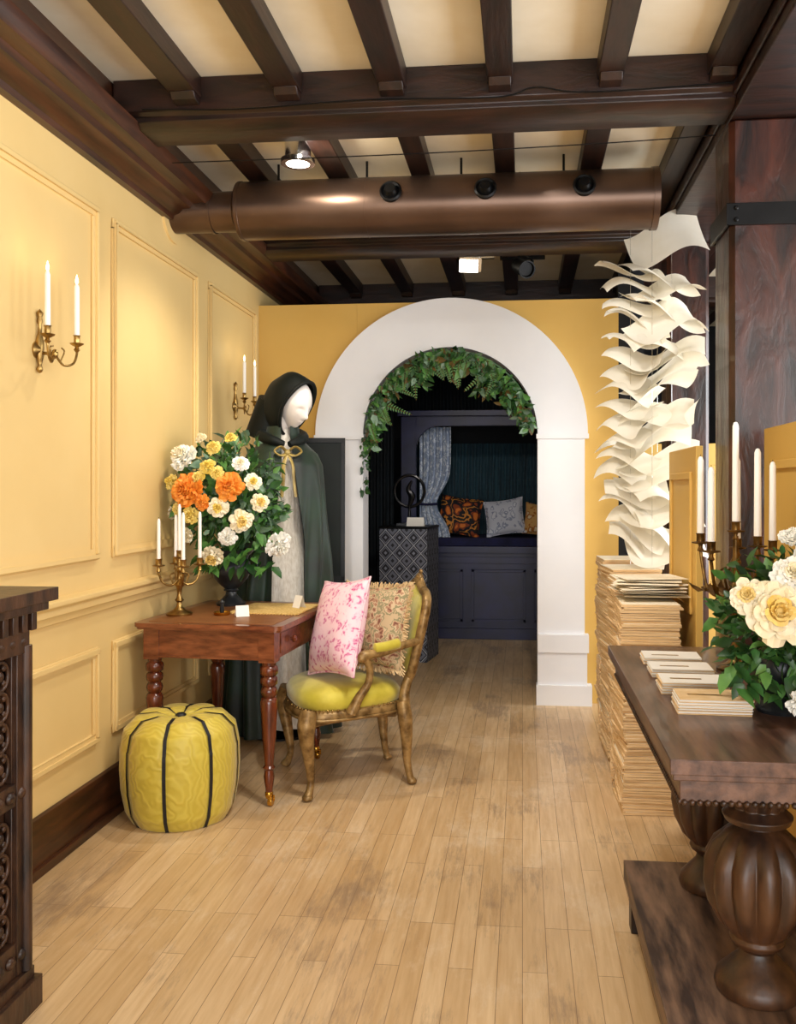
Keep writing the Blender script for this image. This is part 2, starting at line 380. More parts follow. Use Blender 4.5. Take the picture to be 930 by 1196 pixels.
def post(name,x0,x1,y0,y1):
    b=MB(); c=.02
    b.ext([(x0+c,y0),(x1-c,y0),(x1,y0+c),(x1,y1-c),(x1-c,y1),(x0+c,y1),(x0,y1-c),(x0,y0+c)],0,2.828,'Z','post_wood')
    return b.obj(name,bevel=.008)
post('timber_post',.80,1.16,3.58,3.86); post('timber_post.001',.84,1.08,5.35,5.58)
b=MB(); z0,z1=2.415,2.50
b.bx(.785,1.175,3.566,3.576,z0,z1,'black_metal'); b.bx(.785,.797,3.566,3.88,z0,z1,'black_metal'); b.bx(1.163,1.175,3.566,3.88,z0,z1,'black_metal'); b.bx(.785,1.175,3.864,3.874,z0,z1,'black_metal')
for x in (.82,1.13):
    for z in (2.435,2.48): b.lathe([(.009,0),(.009,.006),(.005,.01)],'black_metal',(x,3.566,z),10,Matrix.Rotation(pi/2,4,'X'))
b.obj('iron_strap',bevel=.002)

# duct
b=MB(); TX=Matrix.Rotation(pi/2,4,'Y'); DY=4.42; DZ=2.795
b.lathe([(.10,0),(.10,.2),(.105,.2),(.105,.215),(.10,.215),(.10,.33),(.105,.335),(.143,.35),(.146,.355),(.146,.37),(.143,.372),(.143,1.0),(.1445,1.0),(.1445,1.006),(.143,1.006),(.143,1.75),(.1445,1.75),(.1445,1.756),(.143,1.756),(.143,2.38),(.148,2.38),(.148,2.41),(.13,2.41),(.12,2.40)],'duct_metal',(XL+.005,DY,DZ),64,TX)
b.lathe([(.15,0),(.15,.012),(.1,.012)],'paint_yellow',(XL,DY,DZ),32,TX)
for x in (-.63,-.175,.29):
    T=Matrix.Rotation(math.radians(78),4,'X')
    d=V((0,-math.sin(math.radians(78)),math.cos(math.radians(78))))
    c=V((x,DY,DZ))+d*.130
    b.lathe([(.052,0),(.054,.022),(.046,.028),(.036,.02),(.03,.03),(.024,.05),(.012,.05)],'black_metal',c,24,T)
for x in (-1.22,-.77,-.30,.2):
    b.lathe([(.006,0),(.006,.09)],'black_metal',(x,DY,DZ+.14),8)
b.obj('ventilation_duct',ang=30)

b=MB(); b.lathe([(.07,0),(.078,.0),(.078,.02),(.06,.03),(.06,.13),(.045,.13)],'chrome',(-1.03,4.06,2.892),28); b.lathe([(.062,0),(.03,-.008),(.001,-.010)],'lamp_glow',(-1.03,4.06,2.894),24); b.obj('ceiling_downlight')
b=MB(); b.lathe([(.02,.0),(.02,.06)],'chrome',(-.29,6.1,2.96),12); b.rbx((-.36,6.1,2.92),(.15,.12,.09),'chrome',rz=.2,rx=.3); b.rbx((-.36,6.045,2.895),(.12,.04,.08),'lamp_glow',rz=.2,rx=.3); b.rbx((-.29,6.1,2.97),(.2,.03,.03),'chrome'); b.obj('ceiling_floodlight')
b=MB(); b.lathe([(.02,0),(.02,.08)],'black_metal',(.04,6.0,2.945),12); b.lathe([(.03,-.08),(.05,-.07),(.055,.06),(.058,.08),(.05,.08),(.045,.06)],'black_metal',(.0,5.98,2.86),20,Matrix.Rotation(math.radians(115),4,'X')@Matrix.Rotation(.4,4,'Y')); b.tube([(.02,6,2.95),(.07,5.98,2.90),(.05,5.98,2.85)],.008,'black_metal'); b.rbx((-.0,6.05,2.945),(.3,.03,.03),'black_metal'); b.obj('track_spotlight')

b=MB()
b.tube(sm([(-1.5,3.43,2.90),(-1.1,3.43,2.885),(-.6,3.43,2.90),(-.1,3.43,2.888),(.05,3.43,2.92),(.25,3.43,2.892),(.78,3.43,2.905)],8),.0035,'black_metal',6)
b.tube(sm([(-1.5,3.74,2.80),(-.5,3.74,2.80),(.3,3.73,2.81),(.78,3.74,2.83)],8),.0025,'black_metal',6)
b.obj('beam_cable')

# ---------------------------------------------------------------- plants helpers
def leaf(mb,p,d,n,l,w,m,curl=.25):
    d=d.normalized(); s=d.cross(n)
    if s.length<1e-4: s=d.cross(V((1,0,.3)))
    s.normalize(); n=s.cross(d)
    def q(t,x,up=0): return p+d*l*t+s*x-n*(curl*l*t*t)+n*up
    mb.add([q(0,0),q(.35,0),q(.7,0),q(1,0),q(.3,w*.5,w*.15),q(.68,w*.36,w*.12),q(.3,-w*.5,w*.15),q(.68,-w*.36,w*.12)],
           [(0,1,4),(0,6,1),(1,2,5,4),(1,6,7,2),(2,3,5),(2,7,3)],m)
def rnd(): 
    while 1:
        v=V((RN.uniform(-1,1),RN.uniform(-1,1),RN.uniform(-1,1)))
        if .05<v.length<1: return v.normalized()
def rose(mb,c,n,r,m,m2=None,layers=5,jit=.12):
    n=V(n).normalized(); u=n.orthogonal().normalized(); w=n.cross(u); c=V(c)
    mb.ell(c+n*r*.2,r*.3,m2 or m,8,6)
    for k in range(layers):
        t=k/(layers-1); cnt=4+int(k*.8); a0=RN.uniform(0,6)
        for j in range(cnt):
            a=a0+2*pi*j/cnt+RN.uniform(-.2,.2); sp=(pi/cnt)*1.5; jt=RN.uniform(-jit,jit)
            def fn(x,v,a=a,sp=sp,jt=jt):
                x=2*x-1; an=a+x*sp*math.sin(pi*(.12+.7*v)); o=u*math.cos(an)+w*math.sin(an)
                rr=r*(.08+.2*t+(.10+.58*t)*v**1.4*(1-.12*x*x)); hh=r*((.95-.55*t)*math.sin(v*pi*.55)-.28*t-.12*x*x*v+.3*jt+ .07*math.sin(6*x+a*9)*v)
                return c+o*rr*(1+jt)+n*hh
            mb.grid(fn,4,3,(m2 if (m2 and k<3) else m))

# garland on arch
b=MB(); path=[]
for i in range(41):
    a=math.radians(188-i*(188-4)/40); path.append(V((AX+.545*math.cos(a),WY-.06,ZS+.545*math.sin(a))))
b.tube(path,.008,'leaf_dark',6)
for i in range(1200):
    t=RN.random(); t2=t*40; k=min(int(t2),39); p=path[k].lerp(path[k+1],t2-k)
    clump=.6+.4*math.sin(t*37)+.3*math.sin(t*17+1)
    thick=.04+(.12*math.sin(pi*min(1,max(0,(t-.05)/.95)))**.8+(.05 if .55<t<.95 else 0))*max(.3,clump)
    c=V((AX,p.y,ZS)); inward=(c-p).normalized()
    q=p+inward*RN.uniform(-.05,1)*thick+V((0,RN.uniform(-.06,.06),0))+rnd()*.025
    d=(inward*RN.uniform(.1,1)+rnd()*1.0+V((0,-.3,-.35)))
    l=RN.uniform(.03,.08); leaf(b,q,d,rnd()+V((0,-1,.4)),l,l*RN.uniform(.35,.65),RN.choice(['leaf_dark','leaf_dark','leaf_dark','leaf_mid','leaf_mid','leaf_grey','leaf_brown']))
for i in range(26):
    a=math.radians(RN.uniform(20,170)); p=V((AX+.54*math.cos(a),WY-.07,ZS+.54*math.sin(a)))
    d=V((-math.cos(a)*.6+RN.uniform(-.6,.6),-.2,-math.sin(a)*.8)).normalized(); L0=RN.uniform(.15,.28)
    b.tube([p,p+d*L0],.002,'leaf_brown',4)
    for j in range(14):
        s=j/14; q=p+d*L0*s; sd=d.cross(V((0,1,0))).normalized()
        for sg in (-1,1): leaf(b,q,sd*sg+d*.6,V((0,-1,0)),.035*(1-s)+.008,.01,'leaf_mid',.1)
for i in range(34):
    q=V((AX-.555,WY-.07,1.72-RN.uniform(0,.36)))+rnd()*.03; l=RN.uniform(.03,.06); leaf(b,q,V((RN.uniform(-.3,.8),-.3,-.6)),rnd(),l,l*.6,'leaf_dark')
b.obj('arch_garland',recalc=False)

def bouquet(mb,c,rad,flowers,nleaf,mats,zc=0,lmin=.04,lmax=.085,base=None,nst=40):
    c=V(c)
    for i in range(nleaf):
        d=rnd(); 
        if d.z<-.75: d.z=-.4
        k=RN.uniform(.55,1.02); p=c+V((d.x*rad[0],d.y*rad[1],d.z*rad[2]))*k
        l=RN.uniform(lmin,lmax); leaf(mb,p,d+rnd()*.7+V((0,0,-.2)),rnd()+d,l,l*RN.uniform(.4,.62),RN.choice(mats),RN.uniform(.1,.5))
    for i in range(nst):
        d=rnd(); d.z=abs(d.z)*.9-.25; e=c+V((d.x*rad[0],d.y*rad[1],d.z*rad[2]))*RN.uniform(.9,1.15); s=V(base)
        pts=sm([s,s.lerp(e,.5)+V((0,0,.03)),e],5); mb.tube(pts,.0025,'leaf_mid',5)
        for t in range(4,len(pts)):
            for q in (-1,1):
                l=RN.uniform(.03,.05); leaf(mb,pts[t],(pts[t]-pts[t-1])+rnd()*.03,rnd(),l,l*.5,RN.choice(mats))
    for (x,y,z,r,m,m2) in flowers:
        p=c+V((x,y,z)); n=V((x,y,z)).normalized()+V((0,-.5,.1)); rose(mb,p,n,r,m,m2,layers=8 if m in('petal_white','petal_orange') else 7)

# ---------------------------------------------------------------- carved cabinet
b=MB(); m='dark_wood'; X1=-1.33; Y1=2.30; Y0=1.15
b.bx(XL+.03,X1-.03,Y0+.02,Y1-.02,.06,1.07,m)
b.bx(XL+.05,X1+.03,Y0-.02,Y1+.03,0,.08,m); b.bx(XL+.05,X1+.015,Y0-.01,Y1+.015,.08,.11,m)
b.bx(XL+.05,X1+.065,Y0-.05,Y1+.05,1.095,1.13,m); b.bx(XL+.05,X1+.045,Y0-.04,Y1+.035,1.07,1.095,m)
for i in range(26):
    y=Y0+.02+i*(Y1-Y0-.03)/25; b.bx(X1-.01,X1+.03,y-.012,y+.012,1.02,1.07,m)
for i in range(9):
    x=XL+.08+i*.042; b.bx(x-.011,x+.011,Y1-.01,Y1+.022,1.02,1.07,m)
b.bx(X1-.03,X1+.01,Y0,Y1,.96,1.02,m); b.bx(X1-.03,X1,Y0,Y1,.11,.2,m); b.bx(X1-.03,X1,Y0,Y1,.56,.62,m)
st=[Y0,Y0+.37,Y0+.75,Y1-.05]
for y in st: b.bx(X1-.03,X1+.004,y,y+.05,.11,.98,m)
b.tube([(X1+.005,Y1-.01,.11),(X1+.005,Y1-.01,.98)],.016,m,10)
for i in range(3):
    ya,yb=st[i]+.05,st[i+1]
    for (za,zb) in ((.2,.56),(.62,.96)):
        nn=3; w=(yb-ya)/nn
        for q in range(nn+1): b.bx(X1-.028,X1-.008,ya+q*w-.006,ya+q*w+.006,za,zb,m)
        for q in range(nn):
            yc=ya+(q+.5)*w
            for zz in (za+.05,za+.13,za+.21,za+.29):
                pts=[(X1-.015,yc+w*.38*math.cos(t),zz+.038*math.sin(t)) for t in [2*pi*e/14 for e in range(14)]]
                b.tube(pts,.006,m,6,True)
                b.ell((X1-.014,yc,zz),(.008,.014,.014),m,8,6)
                for (dy,dz) in ((.02,.02),(-.02,.02),(.02,-.02),(-.02,-.02)): b.ell((X1-.016,yc+dy,zz+dz),(.006,.009,.009),m,6,5)
for zz in (.16,.59,.99):
    for i in range(22): b.ell((X1+.002,Y0+.03+i*.052,zz),(.012,.02,.016),m,8,6)
b.obj('carved_cabinet',bevel=.002)

# ---------------------------------------------------------------- writing table
TC=Matrix.Translation((-1.355,4.235,0))@Matrix.Rotation(math.radians(-4),4,'Z')
b=MB(); b.M=TC; hx,hy=.345,.415
def rr(hx,hy,r,n=5):
    o=[]
    for cx,cy,a0 in ((hx-r,hy-r,0),(-hx+r,hy-r,90),(-hx+r,-hy+r,180),(hx-r,-hy+r,270)):
        for i in range(n+1):
            a=math.radians(a0+90*i/n); o.append((cx+r*math.cos(a),cy+r*math.sin(a)))
    return o
b.ext(rr(hx,hy,.03),.782,.80,'Z','mahogany'); b.ext(rr(hx-.006,hy-.006,.03),.772,.782,'Z','mahogany'); 
b.ext(rr(hx-.05,hy-.05,.01),.8,.8015,'Z','table_leather')
ax,ay=.30,.38
b.bx(-ax,ax,-ay,-ay+.025,.645,.772,'mahogany'); b.bx(-ax,ax,ay-.025,ay,.645,.772,'mahogany'); b.bx(-ax,-ax+.025,-ay,ay,.645,.772,'mahogany'); b.bx(ax-.025,ax,-ay,ay,.645,.772,'mahogany')
b.bx(-ax,ax,-ay-.006,-ay,.645,.655,'mahogany')
b.bx(ax,ax+.008,-ay+.08,ay-.08,.665,.755,'mahogany')
for y in (-.17,.17): b.lathe([(.006,0),(.006,.01),(.016,.014),(.018,.022),(.01,.03)],'mahogany_leg',(ax+.006,y,.71),12,Matrix.Rotation(pi/2,4,'Y'))
legp=[(.012,.06),(.016,.065),(.017,.085),(.020,.10),(.024,.13),(.020,.15),(.019,.16),(.027,.17),(.019,.18),(.021,.2),(.030,.30),(.036,.42),(.038,.46),(.033,.475),(.026,.48),(.034,.492),(.037,.505),(.034,.518),(.026,.528),(.036,.538),(.038,.552),(.036,.565),(.028,.573),(.038,.583),(.04,.6),(.038,.613),(.03,.62),(.032,.64)]
for sx in (-1,1):
    for sy in (-1,1):
        c=(sx*(ax-.03),sy*(ay-.03),0)
        b.lathe(legp,'mahogany_leg',c,24); b.bx(c[0]-.036,c[0]+.036,c[1]-.036,c[1]+.036,.635,.772,'mahogany')
        b.lathe([(.013,.035),(.018,.045),(.018,.062),(.013,.068)],'brass',c,16)
        b.lathe([(.006,-.009),(.022,-.009),(.024,0),(.022,.009),(.006,.009)],'brass',(c[0]+.008,c[1],.024),18,Matrix.Rotation(pi/2,4,'Y'))
        b.tube([(c[0]-.006,c[1],.05),(c[0]-.006,c[1]+.01,.024)],.005,'brass',6); b.tube([(c[0]+.022,c[1],.05),(c[0]+.022,c[1],.024)],.004,'brass',6)
b.obj('writing_table',bevel=.002)

b=MB(); b.M=Matrix.Translation((-1.20,4.32,.802))@Matrix.Rotation(math.radians(-4),4,'Z'); b.bx(-.19,.16,-.16,.2,0,.006,'straw')
for i in range(23): b.tube([(-.19+i*.0155,-.16,.003),(-.19+i*.0155,-.18,.002)],.002,'straw',5)
b.obj('straw_placemat')
def card(name,x,y,rz,w=.06,h=.05,z=.809):
    b=MB(); b.M=loc(x,y,z,rz); b.add([(-w/2,-.02,0),(w/2,-.02,0),(w/2,0,h),(-w/2,0,h),(w/2,.02,0),(-w/2,.02,0)],[(0,1,2,3),(3,2,4,5)],'paper'); b.obj(name,recalc=False)
card('place_card',-1.30,4.08,.5,z=.803); card('place_card.001',-1.10,4.36,-.7,.06,.06)
b=MB(); b.M=loc(-1.41,4.12,.8018); b.lathe([(.035,0),(.038,.003),(.04,.015),(.037,.015),(.03,.006)],'brass',(0,0,0),20); b.lathe([(.008,.006),(.012,.02),(.008,.05),(.013,.06),(.005,.07)],'urn',(0,0,0),14); b.obj('wax_seal_stamp')

# urn with flowers
UX,UY=-1.485,4.48
b=MB(); b.M=loc(UX,UY,.8018)
ur=[(.001,0),(.065,0),(.068,.012),(.055,.02),(.04,.035),(.026,.05),(.024,.065),(.034,.072),(.028,.08),(.05,.10),(.075,.13),(.09,.17),(.086,.20),(.075,.225),(.08,.24),(.1,.26),(.104,.27),(.096,.272),(.075,.25),(.001,.245)]
b.lathe([(r*1.12,z*1.05) for r,z in ur],'urn',seg=32)
for sg in (-1,1): b.tube(sm([(sg*.095,0,.16),(sg*.13,0,.18),(sg*.135,0,.225),(sg*.10,0,.245)],5),.007,'urn',8)
b.M=Matrix()
fl=[]
def F(px,py,r,m,m2=None,dy=None):
    x=(px-275)/228; z=-(py-590)/228; q=max(0,1-(x/.33)**2-(z/.36)**2); y=-.27*math.sqrt(q)-.02 if dy is None else dy
    fl.append((x,y,z,r*1.12,m,m2))
F(235,543,.075,'petal_white','petal_cream');F(268,553,.04,'petal_yellow');F(271,532,.04,'petal_yellow');F(303,550,.04,'petal_white','petal_cream')
F(246,580,.082,'petal_orange','petal_orange');F(294,575,.07,'petal_orange','petal_orange');F(264,592,.038,'petal_orange')
F(283,598,.048,'petal_cream','petal_yellow');F(306,612,.055,'petal_cream','petal_heart');F(250,606,.045,'petal_yellow');F(334,640,.07,'petal_white')
F(269,652,.058,'petal_cream','petal_heart');F(240,628,.045,'petal_cream');F(324,592,.045,'petal_cream','petal_heart');F(290,630,.045,'petal_white');F(286,520,.03,'petal_yellow');F(222,570,.04,'petal_yellow');F(212,605,.035,'petal_cream',None,-.1)
F(258,565,.035,'petal_yellow');F(280,560,.035,'petal_yellow');F(232,600,.03,'petal_yellow');F(317,570,.04,'petal_cream','petal_yellow');F(205,575,.03,'petal_white');F(250,520,.03,'petal_cream')
bouquet(b,(UX,UY,1.34),(.265,.25,.33),fl,700,['leaf_dark','leaf_mid','leaf_mid','leaf_grey'],base=(UX,UY,1.04),nst=60)
for i in range(70):
    q=V((UX,UY,1.10))+V((RN.uniform(-.17,.27),RN.uniform(-.2,.05),RN.uniform(-.1,.08))); l=RN.uniform(.05,.09); leaf(b,q,V((RN.uniform(-1,1),-.4,RN.uniform(-1,0))),V((0,-.3,1)),l,l*.6,RN.choice(['leaf_mid','leaf_dark']))
b.obj('flower_urn',recalc=False)

def candelabra(name,x,y,z,H,arms,R,ch,metal,rz=0,cr=.011,stagger=0,leaves=False,cc=0):
    b=MB(); b.M=loc(x,y,z,rz)
    b.lathe([(.001,0),(.06,0),(.062,.008),(.05,.016),(.03,.024),(.014,.04),(.012,.06),(.022,.07),(.014,.08),(.010,.1),(.014,H*.45),(.024,H*.5),(.012,H*.56),(.010,H*.7),(.018,H*.74),(.010,H*.78),(.009,H*.92)],metal,seg=20)
    def cup(p,h):
        b.lathe([(.004,-.03),(.012,-.025),(.006,-.012),(.008,-.004),(.028,0),(.03,.004),(.014,.006),(.014,.03),(.017,.034),(.012,.034)],metal,p,16)
        b.lathe([(cr,.01),(cr*.85,h-.012),(cr*.5,h),(.001,h+.002)],'candle',p,14); b.tube([(p[0],p[1],p[2]+h),(p[0],p[1],p[2]+h+.008)],.001,'black_metal',4)
    cup((0,0,H*.95),ch+cc)
    for i in range(arms):
        a=2*pi*i/arms+.4; c,s=math.cos(a),math.sin(a); h2=H*.82+stagger*(i%2)
        pts=sm([(0,0,H*.62),(c*R*.35,s*R*.35,H*.5),(c*R*.8,s*R*.8,H*.55),(c*R,s*R,h2-.03)],7); b.tube(pts,.0055,metal,8)
        b.tube(sm([(c*R*.3,s*R*.3,H*.52),(c*R*.45,s*R*.45,H*.66),(c*R*.25,s*R*.25,H*.7)],6),.004,metal,6)
        if leaves:
            for q in range(4): leaf(b,V((c*R*(.3+.2*q),s*R*(.3+.2*q),H*.53)),V((c,s,.4))+rnd()*.5,rnd(),.06,.03,metal)
        cup((c*R,s*R,h2),ch*(1-.06*(i%3)))
    b.obj(name)
candelabra('brass_candelabra',-1.61,4.10,.8018,.285,4,.095,.25,'old_brass',rz=.15,cr=.009)

# pouf
b=MB(); PX,PY=-1.455,3.72; b.M=loc(PX,PY,0,.1)
def pf(u,v):
    a=2*pi*u; n=8
    rib=abs(math.sin(n*a/2))**.6
    prof=[(0,.0),(.20,.0),(.228,.05),(.245,.14),(.25,.22),(.248,.31),(.232,.39),(.18,.44),(.10,.447),(.03,.43),(0,.42)]
    k=v*(len(prof)-1); i=min(int(k),len(prof)-2); f=k-i
    r=prof[i][0]*(1-f)+prof[i+1][0]*f; z=prof[i][1]*(1-f)+prof[i+1][1]*f
    r*=(.955+.045*rib); z-= (1-rib)*.012*(1 if v>.5 else 0)
    return (r*math.cos(a),r*math.sin(a),max(z,.001))
b.grid(pf,128,60,'pouf_fabric',True)
for i in range(8):
    a=2*pi*i/8; u=i/8
    pts=[V(pf(u,j/60)) for j in range(5,58)]
    vs=[];s=V((-math.sin(a),math.cos(a),0)); o=V((math.cos(a),math.sin(a),0))
    for p in pts: 
        off=o*.007+V((0,0,.006 if p.z>.3 else 0)); vs+= [p-s*.0075+off,p+s*.0075+off]
    b.add(vs,[(2*k,2*k+1,2*k+3,2*k+2) for k in range(len(pts)-1)],'black_ribbon')
b.lathe([(.001,.0),(.022,0),(.024,.008),(.015,.014),(.001,.015)],'black_ribbon',(0,0,.424),16)
b.obj('pumpkin_pouf',ang=70,recalc=False)

# ---------------------------------------------------------------- armchair
CH=Matrix.Translation((-.85,4.29,0))@Matrix.Rotation(math.radians(115),4,'Z')
b=MB(); b.M=CH
def plan(u,sc=1):
    a=2*pi*u; c,s=math.cos(a),math.sin(a)
    f=lambda t:math.copysign(abs(t)**.55,t)
    y=.24*f(s); hw=.24+.045*(y/.24); x=hw*f(c)
    if s>0: y+=.03*(1-(x/hw)**2)*f(s)
    return V((x*sc,y*sc,0))
N=64
def ring(z,off):
    o=[]
    for i in range(N):
        p=plan(i/N); q=p*(1+off/.25); o.append(V((q.x,q.y,z)))
    return o
def loftr(rings,m,cap=True):
    vs=[p for r in rings for p in r]; fs=[]
    for j in range(len(rings)-1):
        for i in range(N): fs.append((j*N+i,j*N+(i+1)%N,(j+1)*N+(i+1)%N,(j+1)*N+i))
    if cap: fs.append(tuple(range((len(rings)-1)*N,len(rings)*N))); fs.append(tuple(range(N-1,-1,-1)))
    b.add(vs,fs,m)
def apr(z,off):
    o=ring(z,off)
    for i,p in enumerate(o):
        a=2*pi*i/N; p.z+= .022*abs(math.cos(2*a)) if z<.35 else 0
    return o
loftr([apr(.315,-.02),apr(.315,.0),ring(.345,.012),ring(.375,.012),ring(.385,.004),ring(.39,-.004),ring(.39,-.03)],'gilt')
b.tube(ring(.35,.016),.006,'gilt',8,True)
loftr([ring(.385,-.008),ring(.40,.004),ring(.44,.008),ring(.468,-.010),ring(.488,-.05),ring(.50,-.11),ring(.505,-.18)],'velvet_lime')
for i,p in enumerate(ring(.393,.011)): b.ell(p,.0055,'old_brass',6,4)
for sx in (-1,1):
    x,y=sx*.268,.236
    b.tube(sm([(x,y,.40),(x+sx*.014,y+.014,.34),(x+sx*.012,y+.012,.27),(x-sx*.010,y-.006,.15),(x-sx*.016,y-.012,.08),(x-sx*.006,y-.002,.035),(x+sx*.004,y+.008,.015)],6),smr([.038,.042,.033,.022,.016,.018,.023],6),'gilt',14)
    b.ell((x+sx*.012,y+.026,.345),(.02,.014,.026),'gilt',10,8)
    b.ell((x+sx*.006,y+.008,.016),(.026,.026,.016),'gilt',12,8)
    x,y=sx*.20,-.225
    b.tube(sm([(x,y,.40),(x+sx*.005,y-.01,.32),(x+sx*.004,y-.018,.22),(x-sx*.004,y-.022,.12),(x,y-.035,.04),(x+sx*.003,y-.045,.015)],6),smr([.03,.036,.028,.019,.016,.021],6),'gilt',14)
    b.ell((x+sx*.003,y-.045,.016),(.022,.024,.016),'gilt',12,8)
def bk(x,z): return V((x,-.235-.12*(z-.42)/.55-.024*(1-(x/.26)**2),z))
fr=[(-.17,.50),(-.205,.56),(-.22,.66),(-.235,.77),(-.225,.85),(-.17,.89),(-.09,.905),(0,.935),(.09,.905),(.17,.89),(.225,.85),(.235,.77),(.22,.66),(.205,.56),(.17,.50),(.08,.515),(0,.50),(-.08,.515)]
pts=sm([bk(x,z) for x,z in fr],5,True)
b.tube(pts,.023,'gilt',12,True)
b.tube([p+V((0,.018,0)) for p in pts],.006,'gilt',6,True)
cz=V(bk(0,.70))
for side in (1,-1):
    vs=[];fs=[];rg=6;n=len(pts)
    for k in range(rg+1):
        t=k/rg
        for p in pts:
            q=cz.lerp(p,1-t); q=V((q.x,bk(q.x,q.z).y+side*(.006+.042*math.sqrt(max(0,1-(1-t)**2))),q.z)); vs.append(q)
    for k in range(rg):
        for i in range(n): fs.append((k*n+i,k*n+(i+1)%n,(k+1)*n+(i+1)%n,(k+1)*n+i))
    b.add(vs,fs,'velvet_lime')
for sx in (-1,1):
    b.tube(sm([(sx*.20,-.235,.37),(sx*.19,-.238,.44),bk(sx*.175,.52)],5),smr([.028,.025,.022],5),'gilt',12)
    ar=sm([bk(sx*.228,.68),(sx*.255,-.19,.665),(sx*.285,-.11,.648),(sx*.298,-.04,.645),(sx*.30,-.005,.638),(sx*.295,.002,.615)],6)
    b.tube(ar,smr([.018,.019,.019,.021,.024,.016],6),'gilt',12)
    b.tube(sm([(sx*.296,-.015,.63),(sx*.287,-.04,.58),(sx*.28,-.035,.51),(sx*.272,.01,.44),(sx*.266,.04,.375)],6),smr([.018,.017,.017,.022,.028],6),'gilt',12)
    b.ell((sx*.298,-.002,.632),(.027,.028,.024),'gilt',12,8)
    pd=sm([(sx*.262,-.19,.682),(sx*.283,-.12,.672),(sx*.295,-.055,.668)],6); b.tube(pd,[.012]+[.025]*(len(pd)-2)+[.012],'velvet_lime',12)
for (x,z,r) in ((0,.955,.024),(-.035,.945,.015),(.035,.945,.015),(0,.985,.012)): b.ell(bk(x,z),(r*1.2,r*.8,r),'gilt',10,8)
for dx in (-.05,-.03,0,.03,.05): b.ell(plan(.25)+V((dx,.010,.345)),(.014,.012,.018-.1*abs(dx)),'gilt',10,8)
b.obj('louis_armchair',ang=60)

def pillow(name,M,w,h,t,m,fringe=None,pip=None):
    b=MB(); b.M=M
    def sh(u,v,s):
        x=w/2*u*(1-.09*(1-v*v)); z=h/2*v*(1-.09*(1-u*u))
        th=t/2*((1-abs(u)**2.6)*(1-abs(v)**2.6))**.55
        return (x,s*(th*(1+.05*math.sin(5*u+3*v))),z)
    for s in (-1,1): b.grid(lambda a,c:sh(2*a-1,2*c-1,s),24,24,m)
    ed=[]
    for i in range(24): ed.append(V(sh(-1+2*i/24,-1,1)))
    for i in range(24): ed.append(V(sh(1,-1+2*i/24,1)))
    for i in range(24): ed.append(V(sh(1-2*i/24,1,1)))
    for i in range(24): ed.append(V(sh(-1,1-2*i/24,1)))
    if fringe:
        for i in range(96):
            for k in range(3):
                p=ed[i].lerp(ed[(i+1)%96],k/3); d=V((p.x,0,p.z)).normalized(); e=p+d*.03+V((RN.uniform(-.008,.008),RN.uniform(-.008,.008),RN.uniform(-.008,.004)))
                b.tube([p,p.lerp(e,.5)+V((0,.003,0)),e],.0035,fringe,4)
    b.tube(ed,.005,pip or m,6,True)
    b.obj(name,ang=80)
def PM(local,rz,tilt,roll=0,C=CH): return C@Matrix.Translation(local)@Matrix.Rotation(rz,4,'Z')@Matrix.Rotation(tilt,4,'X')@Matrix.Rotation(roll,4,'Y')
pillow('fringed_cushion',PM((-.03,-.13,.73),math.radians(30),math.radians(14),.05),.42,.40,.14,'beige_floral','fringe')
pillow('pink_cushion',PM((-.10,.06,.745),math.radians(15),math.radians(16),.14),.42,.46,.16,'pink_floral')

# ---------------------------------------------------------------- mannequin in hooded cloak
MX,MY=-1.37,5.05
b=MB(); b.M=loc(MX,MY,0,math.radians(25))   # local -Y is body front
b.lathe([(.001,0),(.2,0),(.2,.012),(.03,.02),(.012,.03),(.012,.2)],'black_metal',seg=28)
secs=[(.06,.22,.20),(.30,.20,.18),(.7,.18,.16),(1.0,.165,.13),(1.15,.125,.10),(1.22,.12,.095),(1.35,.145,.11),(1.48,.165,.115),(1.58,.18,.095),(1.63,.13,.075),(1.66,.065,.058),(1.70,.048,.05),(1.78,.046,.05)]
def body(u,v):
    k=v*(len(secs)-1); i=min(int(k),len(secs)-2); f=k-i; f=f*f*(3-2*f)
    z,a,c=[secs[i][q]*(1-f)+secs[i+1][q]*f for q in range(3)]
    an=2*pi*u; fold=1+(.06*math.sin(14*an) if z<1.1 else 0)*(1.1-z)+(.012*math.sin(30*an) if 1.1<z<1.55 else 0)
    return (a*fold*math.cos(an),c*fold*math.sin(an),z)
b.grid(body,120,60,'ivory_cloth',True)
csec=[(.03,.33,.27),(.35,.30,.25),(.7,.28,.23),(1.0,.265,.215),(1.25,.25,.20),(1.42,.24,.185),(1.53,.228,.17),(1.6,.195,.145),(1.65,.14,.12),(1.70,.10,.105),(1.75,.09,.10)]
def cloak(u,v):
    k=v*(len(csec)-1); i=min(int(k),len(csec)-2); f=k-i
    z,a,c=[csec[i][q]*(1-f)+csec[i+1][q]*f for q in range(3)]
    gap=.16+.20*min(1,max(0,(1.55-z)/.5)) if z<1.6 else .16+(z-1.6)*1.0
    an=-pi/2+gap+(2*pi-2*gap)*u
    am=.085*min(1,max(0,(1.60-z)/.6)); fold=1+am*math.sin(13*an+1.5*math.sin(3*z))+.025*math.sin(6*an+5*z)*(1 if z<1.6 else 0)
    return (a*fold*math.cos(an),c*fold*math.sin(an),z)
b.grid(cloak,160,56,'velvet_green')
b.grid(lambda u,v:(cloak(u,v)[0]*.965,cloak(u,v)[1]*.965,cloak(u,v)[2]),160,56,'velvet_hood')
